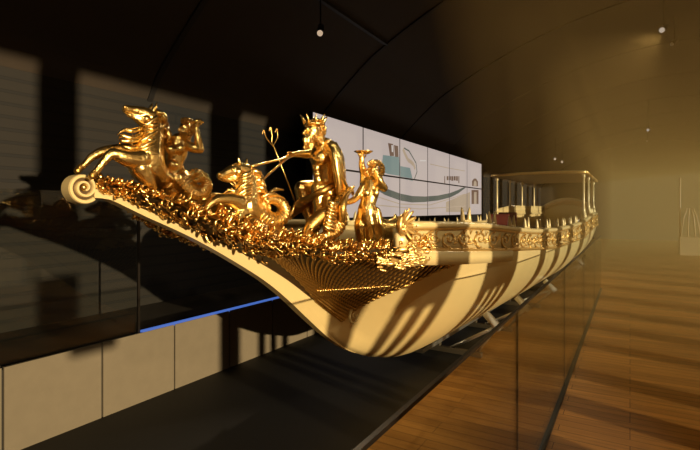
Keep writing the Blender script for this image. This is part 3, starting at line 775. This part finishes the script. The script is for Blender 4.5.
for i in range(12):
    q = i/11
    lock(b, [(328+6*q, 144-1*q, .20-.35*q, 3.0), (334+6*q, 154+1*q, .30-.4*q, 3.6), (336+6*q, 168, .32-.4*q, 3.8), (338+5*q, 182, .32-.38*q, 3.6), (339+6*q, 196, .3-.3*q, 2.4)], 7, 16)
obj('cloak', b, GOLD, nep)
b = NB()
for i in range(14):
    q = i/13
    lock(b, [(333-2*q, 186+8*q, .20-.1*q, 3.2), (322-4*q, 191+7*q, .16-.28*q, 3.6), (311-5*q, 197+9*q, .02-.28*q, 3.2), (302-6*q, 200+13*q, -.12-.2*q, 2.4), (294-4*q, 203+16*q, -.2-.1*q, 1.0)], 7, 16)
for i in range(8):
    q = i/7
    lock(b, [(312+16*q, 196, -.2+.4*q, 3), (313+15*q, 208, -.18+.38*q, 3.2), (314+16*q, 220+2*q, -.16+.36*q, 2.2)], 7, 12)
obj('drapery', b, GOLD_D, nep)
b = NB()                                     # scallop seat
for i in range(15):
    q = -1+i/7; 
    lock(b, [(330, 232, q*.25, 5), (336+4*abs(q), 222, q*.40, 5), (340+2*abs(q), 208, q*.46, 4.4), (346, 196, q*.44, 3), (352, 190, q*.44, 1)], 7, 14)
for i in range(9):
    q = -1+i/4; lock(b, [(336, 206+3*abs(q), q*.38, 6), (324, 214, q*.34, 7), (312, 224, q*.3, 6), (304, 236, q*.26, 3)], 8, 12)
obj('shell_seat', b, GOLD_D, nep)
# the trident in his forward hand
b = NB()
def rod(bm, a, c, r): tube(bm, [I(*a), I(*c)], r, 8)
k = px(288, 157, -.25)
rod(b, (271.5, 141, -.25), (297, 206, -.25), .65*k)
lock(b, [(271.5, 142, -.25, .6), (272, 136, -.25, .6), (270.5, 128, -.25, .3)]); lock(b, [(273, 146, -.25, .6), (267, 139, -.25, .6), (263.5, 131, -.25, .3)]); lock(b, [(273, 146, -.25, .6), (277.5, 137, -.25, .6), (276.5, 129.5, -.25, .3)])
for u, v in ((263.6, 131.5), (270.5, 128.5), (276.5, 130)): lock(b, [(u-1.6, v+3, -.25, .3), (u, v-1.5, -.25, .7), (u+1.8, v+3, -.25, .3)], 5, 6)
tag(obj('trident', b, GOLD), 'thin three pronged golden trident held up before the crowned sea god', 'trident')
for lab, pts in (('upper golden rein rod running from the sea god hand to the horse mane', [(252, 166, .06), (270, 162, -.1), (291, 156, -.25)]), ('lower golden rein rod slanting down from the sea god hand to the horse neck', [(259, 183, .05), (272, 171, -.1), (288, 157.5, -.24)])):
    b = NB(); P = spline([I(*p) for p in pts], 10); tube(b, P, 1.3*px(268, 163, -.1), 8); tag(obj('rein', b, GOLD), lab, 'rein', 'reins of the sea god')

# Nereid lifting a shell dish
ner = thing('sea_nymph_statue', I(374, 240, .2), 'gilded sea nymph statue raising one arm, at the rear of the bow group', 'statue')
N = .22
b = NB()
face(b, 373.5, 170.5, N, 6.4)
limb(b, [(373, 177, N, 3.6), (372, 183, N, 4.4)])
limb(b, [(371, 184, N, 8), (370, 193, N, 9), (368, 203, N, 8), (367, 211, N, 9.5), (369, 224, N, 11), (371, 236, N, 11)], 14)
lump(b, 366, 193, N+.07, 4.4); lump(b, 375, 193, N+.09, 4.4)
limb(b, [(364, 184, N-.1, 4.6), (364, 175, N-.1, 4.2), (362, 166, N-.1, 3.4), (361.5, 159, N-.1, 2.5)])
hand(b, (361.5, 159, N-.1), (361.5, 156.5, N-.1), [((360+.9*i, 156, N-.1+.006*i), (358.6+1.5*i, 154.6, N-.1+.008*i), (358+2*i, 153.4, N-.1+.008*i)) for i in range(4)] + [((363, 158, N-.09), (365.2, 156.4, N-.09), (366, 154.4, N-.09))], 1.9)
limb(b, [(378, 184, N+.12, 4.6), (384, 188, N+.16, 4.2)]); limb(b, [(384, 188, N+.16, 4.2), (380, 181, N+.16, 3.2), (377, 175, N+.13, 2.4)])
hand(b, (377, 175, N+.13), (376.4, 172, N+.12), [((375.4+.6*i, 172, N+.11+.006*i), (374.4+.8*i, 169.4, N+.115), (374+.8*i, 167.2, N+.11)) for i in range(4)] + [((378, 174, N+.13), (379.2, 171.6, N+.13), (378.8, 169.6, N+.12))], 1.8)
limb(b, [(364, 186, N-.06, 4.2), (356, 198, N-.1, 3.6), (348, 202, N-.12, 3), (341, 202, N-.12, 2.2)])
hand(b, (341, 202, N-.12), (338.4, 202, N-.12), [((338, 201+.7*i, N-.12), (335.6, 201.6+.9*i, N-.12), (334, 203+1.0*i, N-.12)) for i in range(4)] + [((339.4, 200.6, N-.12), (337.6, 199, N-.12), (335.8, 199.4, N-.12))], 1.8)
limb(b, [(365, 214, N-.06, 8), (361, 226, N-.06, 7), (362, 240, N-.06, 5)]); limb(b, [(374, 214, N+.08, 8), (377, 228, N+.10, 7), (378, 242, N+.1, 5)])
limb(b, [(374, 226, N+.05, 10), (386, 235, N+.08, 9), (396, 236, N+.1, 8), (402, 228, N+.1, 6), (400, 221, N+.1, 4.4), (395, 224, N+.1, 3)])
fused('body', b, GOLD, ner, .0085)
b = NB(); curls(b, 375, 169.5, N, 7.4, 60, 2.2, (-2.4, 1.6), 41)
for i in range(9): lock(b, [(378, 171+i*.5, N-.05+.014*i, 1.7), (381, 178, N-.05+.016*i, 1.9), (381+.4*i, 187, N-.06+.018*i, .5)])
obj('hair', b, GOLD, ner)
b = NB()
for i in range(10):
    q = i/9; lock(b, [(361+16*q, 209-1*q, N-.1+.24*q, 2.4), (359+20*q, 220, N-.12+.28*q, 2.8), (358+24*q, 232, N-.12+.3*q, 2.6), (357+27*q, 243, N-.12+.3*q, 1.2)], 7, 14)
obj('skirt', b, GOLD, ner)
b = NB()
for i in range(9):
    q = i/8; lock(b, [(381+14*q, 217+5*q*(1-q)*4-2*q, N+.10+.1*q, 1.6), (383+15*q, 223, N+.16+.12*q, 2.6), (382+16*q, 233, N+.16+.12*q, 2.8), (384+15*q, 245, N+.14+.1*q, 1.4)], 7, 14)
obj('trailing_cloth', b, GOLD, ner)
b = NB(); tn = [(384, 234, N+.08, 9), (396, 236, N+.1, 8), (402, 228, N+.1, 6), (400, 221, N+.1, 4.4), (395, 224, N+.1, 3)]
scales(b, tn, 16, 1.0); obj('tail_scales', b, GOLD, ner)
b = NB()
c0 = I(363.5, 153.4, N-.1); k = px(363, 153, N-.1); rws = []
for r, z in ((.4, -1.2), (5, -.6), (8.2, 1.2), (9.6, 2.2), (8.6, 2.0), (5, .6), (.4, .2)):
    rws.append([c0 + (AX_S*math.cos(a)+AX_T*math.sin(a))*k*r*(1+.05*math.cos(9*a)) + Vector((0, 0, z*k)) for a in [m*math.pi/20 for m in range(40)]])
g = loft(b, rws, True); b.faces.new(g[0]); b.faces.new(g[-1])
tag(obj('shell_dish', b, GOLD), 'fluted golden shell dish lifted on the sea nymph raised hand', 'dish')

# dolphin between the sea god and the nymph
dol = thing('dolphin_statue', I(334, 238, .34), 'gilded dolphin statue with ruffled fins below the sea god left hand', 'statue')
D = .36
b = NB(); db = [(325, 236, D, 4), (331, 233, D, 7), (337, 225, D, 8.4), (340, 214, D, 7.4), (338, 205, D, 5.6), (342, 197, D, 4), (346, 192, D, 2.6)]
limb(b, db, 12); lump(b, 328, 231, D, 5.5); limb(b, [(326, 233, D, 3), (320, 235, D, 1.6)]); lump(b, 329, 229, D+.06, 1.8)
fused('body', b, GOLD, dol, .0085)
b = NB()
for i in range(8):
    q = i/7; lock(b, [(334+3*q, 231-26*q, D+.06, 2.2), (329+4*q, 229-25*q, D+.08, 2.6), (325+5*q, 226-25*q, D+.06, 1.8), (324+6*q, 222-24*q, D+.03, .5)])
obj('fins', b, GOLD, dol)
b = NB()
for e in (-1, 1): lock(b, [(346, 193, D, 2), (348+e*3, 189, D+.05*e, 2.6), (350+e*5, 187-e, D+.1*e, .5)])
obj('tail_fluke', b, GOLD, dol)
b = NB(); scales(b, db, 18, .7); obj('scale_ridges', b, GOLD_D, dol)

# ================================================================== THINGS IN THE HALL
# near glass balustrade
bal = thing('glass_balustrade', (GX, 8, 0), 'frameless clear glass balustrade with slim dark top rail beside the barge', 'balustrade')
ZRAIL = EYE*(1-.326); y = -3.9
seams = [y]
def yat(u, x=GX):                           # where the sight line of image column u meets the plane x
    d = ray(u, 210); return x/d.x*d.y
ys = yat(517)
gl = [ys+3.2*i for i in range(-2, 5)]
for a, c in zip(gl, gl[1:]):
    if c > 18: break
    b = NB(); box2(b, (GX-.008, a+.006, .02), (GX+.008, c-.006, ZRAIL)); obj('glass_pane', b, GLASS, bal, False)
yend = c
for a in gl[1:-1]:
    b = NB(); box2(b, (GX-.009, a-.0055, .02), (GX+.009, a+.0055, ZRAIL-.012)); obj('joint_seal', b, DARKM, bal, False)
b = NB(); box2(b, (GX-.011, gl[0], ZRAIL-.012), (GX+.011, yend, ZRAIL+.008)); obj('top_rail', b, DARKM, bal, False)
b = NB(); box2(b, (GX-.035, gl[0], -.02), (GX+.035, yend, .03)); obj('base_channel', b, DARKM, bal, False)
# balustrade over the low wall
bl2 = thing('glass_balustrade', (LX-.1, 6, .88), 'glass balustrade with a dark end post standing on the low concrete wall', 'balustrade')
yp = yat(138, LX-.08)
b = NB(); box2(b, (LX-.085, yp-.015, .88), (LX-.055, yp+.015, 2.75)); obj('post', b, DARKM, bl2, False)
for a, c in ((yp-4.8, yp-.04),):
    b = NB(); box2(b, (LX-.08, a, .89), (LX-.065, c, 2.72)); obj('glass_pane', b, GLASS, bl2, False)
b = NB(); box2(b, (LX-.06, yp+.02, .885), (LX-.01, 22, .925)); tag(obj('light_strip', b, LED, None, False), 'glowing blue light strip along the top of the low concrete wall', 'light')
# cradle carrying the barge
crd = thing('display_cradle', L(8, 0, 0), 'pale steel display cradle under the keel of the golden barge', 'cradle')
b = NB(); beam(b, L(5.4, 0, KEEL-.10), L(17, 0, KEEL-.08), .16, .07); obj('keel_beam', b, STEEL, crd, False)
for s in (6.2, 8.2, 11.0, 14.0, 16.6):
    b = NB(); beam(b, L(s, -.8, .05), L(s, .8, .05), .09, .09); obj('cross_beam', b, DARKSTEEL, crd, False, .01)
    b = NB(); beam(b, L(s, 0, .1), L(s, 0, KEEL-.135), .12, .12, up=AX_S); obj('pedestal', b, DARKSTEEL, crd, False)
    for sd in (1, -1):
        q = .30; p = hull_pt(s, q, sd, .05); n = (AX_T*sd*.72 - Vector((0, 0, .69)))
        b = NB(); tube(b, [L(s, sd*.72, .09), p + n*.28], .028, 8); obj('strut', b, STEEL, crd)
        b = NB(); tube(b, [L(s, sd*.25, .09), p + n*.28], .028, 8); obj('strut', b, STEEL, crd)
        b = NB(); tube(b, [p, p + n*.36], .065, 14); obj('pad_cylinder', b, WHITEM, crd, True)
# video wall: two rows of tall screens
XS = -6.4; TW = 2.43; TH = 1.28; YS = 8.96; ZS = 2.27
frm = thing('screen_frame', (XS-.2, YS+3*TW, .88), 'dark steel frame carrying the glowing video wall on the walkway', 'frame')
for i in range(7):
    b = NB(); box2(b, (XS-.2, YS+i*TW-.04+.04*(i == 0)-.04*(i == 6), .88), (XS-.105, YS+i*TW+.04+.04*(i == 0)-.04*(i == 6), 4.75)); obj('post', b, DARKM, frm, False)
for z in (2.5, 4.4):
    b = NB(); box2(b, (XS-.2, YS, z), (XS-.105, YS+6*TW, z+.08)); obj('rail', b, DARKM, frm, False)
SCR = emit('screen_glow', (0.80, 0.665, 0.60), .6)
INK = emit('screen_ink', (0.17, 0.19, 0.155), .55); TEAL = emit('screen_teal', (0.36, 0.47, 0.43), .5); BUFF = emit('screen_buff', (0.72, 0.55, 0.38), .55); BROWN = emit('screen_brown', (0.30, 0.18, 0.12), .5); PALE = emit('screen_pale', (0.92, 0.85, 0.78), .62)
ordn = ['leftmost', 'second from left', 'third from left', 'third from right', 'second from right', 'rightmost']
screens = {}
for r in range(2):
    for c in range(6):
        y0 = YS+c*TW; z0 = ZS+r*TH
        mot = {(0, 0): 'plain pale', (1, 0): 'plain pale'}.get((r, c), '')
        t = thing('video_screen', (XS, y0+TW/2, z0), '%s screen in the %s row of the glowing video wall' % (ordn[c], 'upper' if r else 'lower'), 'screen', 'screens of the video wall')
        b = NB(); box2(b, (XS-.1, y0, z0), (XS-.004, y0+TW, z0+TH)); obj('housing', b, DARKM, t, False)
        b = NB(); box2(b, (XS-.01, y0+.03, z0+.025), (XS, y0+TW-.03, z0+TH-.025)); obj('display_panel', b, SCR, t, False)
        screens[(r, c)] = (t, y0+.035, y0+TW-.035, z0+.03, z0+TH-.03)
def clip(poly, ax, val, keep_gt):
    out = []
    for i in range(len(poly)):
        p, q = poly[i-1], poly[i]; pi = (p[ax] >= val) == keep_gt; qi = (q[ax] >= val) == keep_gt
        if pi != qi:
            k = (val-p[ax])/(q[ax]-p[ax]); out.append((p[0]+(q[0]-p[0])*k, p[1]+(q[1]-p[1])*k))
        if qi: out.append(q)
    return out
def picture(name, polys, m, off=.0015):
    """a motif shown across the screens, cut at each screen's edge"""
    for key, (t, ya, yb, za, zb) in screens.items():
        b = NB(); n = 0
        for poly in polys:
            w = clip(clip(clip(clip(poly, 0, ya, True), 0, yb, False), 1, za, True), 1, zb, False)
            if len(w) >= 3:
                lo = [b.verts.new((XS, y, z)) for y, z in w]; hi = [b.verts.new((XS+off, y, z)) for y, z in w]
                try:
                    b.faces.new(hi); b.faces.new(list(reversed(lo)))
                    for i in range(len(w)): b.faces.new((lo[i-1], lo[i], hi[i], hi[i-1]))
                except ValueError: pass
                n += 1
        if n: obj(name, b, m, t, False)
        else: b.free()
def W(u, v):                                # measured point on the video wall -> (y, z)
    d = ray(u, v); k = XS/d.x; return (d.y*k, EYE+d.z*k)
def bandp(pts, w):
    """thick polyline as quads on the wall"""
    out = []
    for (a, c) in zip(pts, pts[1:]):
        dx, dz = c[0]-a[0], c[1]-a[1]; l = math.hypot(dx, dz) or 1; nx, nz = -dz/l*w/2, dx/l*w/2
        out.append([(a[0]+nx, a[1]+nz), (c[0]+nx, c[1]+nz), (c[0]-nx, c[1]-nz), (a[0]-nx, a[1]-nz)])
    return out
up_ = [W(u, v) for u, v in [(372, 181), (385, 188), (400, 193.5), (412, 196), (425, 196.5), (438, 195.5), (450, 193), (458, 190), (466, 186)]]
lo_ = [W(u, v) for u, v in [(372, 187), (385, 195), (400, 200.5), (412, 202.5), (425, 202), (438, 200.5), (450, 197.5), (458, 193.5), (466, 187.5)]]
picture('barge_drawing', [[up_[i], up_[i+1], lo_[i+1], lo_[i]] for i in range(8)], INK)
picture('textile_picture', [[W(u, v) for u, v in [(383, 155), (399, 157), (400, 176), (388, 174), (381, 171)]], [W(u, v) for u, v in [(400, 166), (410, 168), (413, 181), (403, 179), (400, 177)]]], TEAL)
picture('figure_picture', [[W(u, v) for u, v in [(388, 143), (393, 144), (394, 156), (390, 156)]], [W(u, v) for u, v in [(394, 145), (398, 146), (398.5, 157), (395, 157)]]], BROWN)
picture('figure_highlight', [[W(u, v) for u, v in [(391.4, 145), (392.6, 145.3), (393, 152), (391.8, 152)]]], PALE, .003)
picture('ribbon_drawing', bandp([W(u, v) for u, v in [(403, 149), (405, 154), (408, 160), (411, 162), (414, 165), (415, 169)]], .14), BUFF)
picture('ribbon_outline', bandp([W(u, v) for u, v in [(404, 148), (409, 151), (412, 156), (416, 163), (417, 172), (414, 180)]], .05), INK)
picture('glint', [[W(u, v) for u, v in [(420, 160), (426, 160.2), (426, 161.2), (420, 161.2)]]], PALE)
picture('lettering', [[W(444.3+i*2.35, 176.2-.0*i), W(444.3+i*2.35+a, 176.2), W(444.3+i*2.35+a, 180+h), W(444.3+i*2.35, 180+h)] for i, a, h in ((0, .8, 3.5), (1, 1.8, .2), (2, 1.9, .2), (3, 1.8, .8), (4, 1.9, .5), (5, 1.8, .8), (6, .9, 3.2))], BROWN)
picture('portrait', [[W(u, v) for u, v in [(472, 186), (472, 181), (474, 178.5), (476, 178.5), (478, 181.5), (478, 186.5)]], [W(u, v) for u, v in [(471.5, 190), (478.5, 190), (478.5, 204), (471.5, 204)]]], BROWN)
picture('portrait_face', [[W(u, v) for u, v in [(473.6, 186), (473.8, 182), (475, 180.6), (476.4, 182), (476.6, 186)]], [W(u, v) for u, v in [(474, 192), (476.5, 192), (476.5, 204), (474, 204)]]], BUFF, .003)
picture('hull_wash', [[W(u, v) for u, v in [(446, 202), (470, 192), (470, 212), (446, 212)]]], BUFF)
picture('fine_lines', bandp([W(375, 196), W(400, 204), W(430, 205), W(465, 194)], .03) + bandp([W(375, 205), W(420, 209), W(466, 206)], .03) + bandp([W(430, 164), W(448, 168), W(465, 171)], .03), BUFF)

# ceiling spotlights
def spot(u, v, zc, tgt, label, e, size, r=.075, glow=True):
    d = ray(u, v); k = (zc-EYE)/d.z; p = Vector((0, 0, EYE)) + d*k
    zt = min(z for x, z in [min(VAULT, key=lambda q: abs(q[0]-p.x))])
    i = next(i for i in range(len(VAULT)-1) if VAULT[i+1][0] >= p.x); a, c = VAULT[i], VAULT[i+1]
    zt = a[1]+(c[1]-a[1])*(p.x-a[0])/(c[0]-a[0])
    t = thing('spotlight', p, label, 'lamp', 'ceiling spotlights')
    ax = (Vector(tgt)-p).normalized()
    b = NB(); tube(b, [p-ax*.30, p-ax*.28, p-ax*.02, p], [r*.8, r, r*1.08, r*1.08], 20); obj('housing', b, DARKM, t)
    b = NB(); tube(b, [p-ax*.15, Vector((p.x, p.y, p.z+.12))-ax*.15, Vector((p.x, p.y, zt+.05))-Vector((ax.x, ax.y, 0))*.15], .014, 6); obj('stem', b, DARKM, t)
    b = NB(); ball(b, p+ax*.005, (r*.9, r*.9, r*.9)); obj('lens', b, LENS if glow else STEEL, t)
    if e:
        ld = bpy.data.lights.new('spot', 'SPOT'); ld.energy = e; ld.spot_size = size; ld.spot_blend = .6; ld.color = (1, .78, .5); ld.shadow_soft_size = .06
        lo = bpy.data.objects.new('spot_light', ld); SC.collection.objects.link(lo); lo.parent = t
        lo.location = ax*(r+.05); lo.rotation_euler = ax.to_track_quat('-Z', 'Y').to_euler()
    return t
bowc = L(2.2, 0, 2.4)
spot(320, 33, 5.7, bowc, 'glowing ceiling spotlight hanging above the crowned sea god', 260, R(50), .06)
spot(662, 30, 7.2, L(5, .5, 2.0), 'brightest ceiling spotlight high over the wooden walkway', 500, R(40))
spot(672, 44, 7.4, L(9, 0, 2.0), 'dim unlit spotlight just below the brightest high lamp', 0, R(40), .06, False)
spot(648, 130, 6.6, L(14, 0, 2.0), 'far ceiling spotlight above its dim neighbour over the walkway', 0, R(40))
spot(647, 141, 6.4, L(14, 0, 2.0), 'lower dim spotlight of the far pair over the walkway', 0, R(40), .06, False)
spot(555, 159, 5.6, L(17, 0, 2.0), 'left lamp of the pair shining above the stern canopy', 200, R(40))
spot(562, 162, 5.6, L(18, 0, 2.0), 'right lamp of the pair shining above the stern canopy', 0, R(40))
spot(292, 14, 6.3, bowc + Vector((0, 0, .3)), 'black unlit spotlight hanging near the top edge of the ceiling', 0, R(40), .09, False)
# two key lamps added out of view over the visitors' side, brightening the statues
for p, tg, e, lab in (((.6, -1.6, 5.9), L(1.6, .2, 2.4), 420, 'added unseen spotlight over the wooden floor aimed at the bow statues'), ((3.2, 3.2, 7.2), L(3.4, .3, 2.3), 620, 'added unseen spotlight over the wooden floor aimed at the crowned sea god')):
    t = thing('spotlight', p, lab, 'lamp', 'ceiling spotlights'); p = Vector(p); ax = (Vector(tg)-p).normalized()
    b = NB(); tube(b, [p-ax*.30, p-ax*.28, p-ax*.02, p], [.06, .075, .08, .08], 20); obj('housing', b, DARKM, t)
    b = NB(); tube(b, [p-ax*.15, p-ax*.15+Vector((0, 0, 1.3))], .014, 6); obj('stem', b, DARKM, t)
    b = NB(); ball(b, p+ax*.005, .068); obj('lens', b, LENS, t)
    ld = bpy.data.lights.new('spot', 'SPOT'); ld.energy = e; ld.spot_size = R(42); ld.spot_blend = .7; ld.color = (1, .76, .46); ld.shadow_soft_size = .06
    lo = bpy.data.objects.new('spot_light', ld); SC.collection.objects.link(lo); lo.parent = t
    lo.location = ax*.13; lo.rotation_euler = ax.to_track_quat('-Z', 'Y').to_euler()
# lighting track carrying them
b = NB(); P1 = Vector((-5.0, 6.2, 6.22)); beam(b, (-5.35, 5.0, 6.05), (-3.6, 9.3, 7.0), .05, .06)
tag(obj('lighting_track', b, DARKM, None, False), 'black lighting track along the dark vault near the glowing spotlight', 'track')
# tall pale stand far down the walkway
d = ray(690, 255); k = -EYE/d.z; q = Vector((0, 0, EYE)) + d*k
st = thing('display_stand', (q.x, q.y, 0), 'tall tan display stand on a boxy plinth far down the wooden floor', 'stand')
b = NB(); box2(b, (q.x-.5, q.y-.4, 0), (q.x+.55, q.y+.4, 1.0)); obj('plinth', b, BUFFM, st, False, .02)
b = NB()
for a in (-.42, -.1, .25, .47): tube(b, [(q.x+a, q.y, 1.0), (q.x+a*.7, q.y, 2.0), (q.x+a*.3, q.y, 2.6)], .035, 6)
obj('ornate_legs', b, BUFFM, st)
for a, h in ((-.45, 4.3), (.5, 4.9)):
    b = NB(); tube(b, [(q.x+a, q.y+.1, 1.0), (q.x+a, q.y+.1, h)], .04, 8); obj('mast', b, BUFFM, st)

# haze hanging in the hall
b = NB(); HX = RX-.05
ribbon(b, [[(x, 6.5, .02), (x, Y1-.05, .02), (x, Y1-.05, 6.9), (x, .9, 6.9)] for x in (-1.3, HX)])
hz = obj('haze', b, DARKM, None, False); hz['kind'] = 'stuff'; hz['label'] = 'thin golden haze hanging in the sunlit far end of the hall'; hz['category'] = 'haze'
m = bpy.data.materials.new('haze'); m.use_nodes = True; nt = m.node_tree; nt.nodes.clear()
o = nt.nodes.new('ShaderNodeOutputMaterial'); v = nt.nodes.new('ShaderNodeVolumeScatter'); v.inputs['Density'].default_value = HAZE_DENSITY; v.inputs['Color'].default_value = (1, .62, .20, 1); v.inputs['Anisotropy'].default_value = 0.0
nt.links.new(v.outputs[0], o.inputs['Volume']); hz.data.materials.clear(); hz.data.materials.append(m)
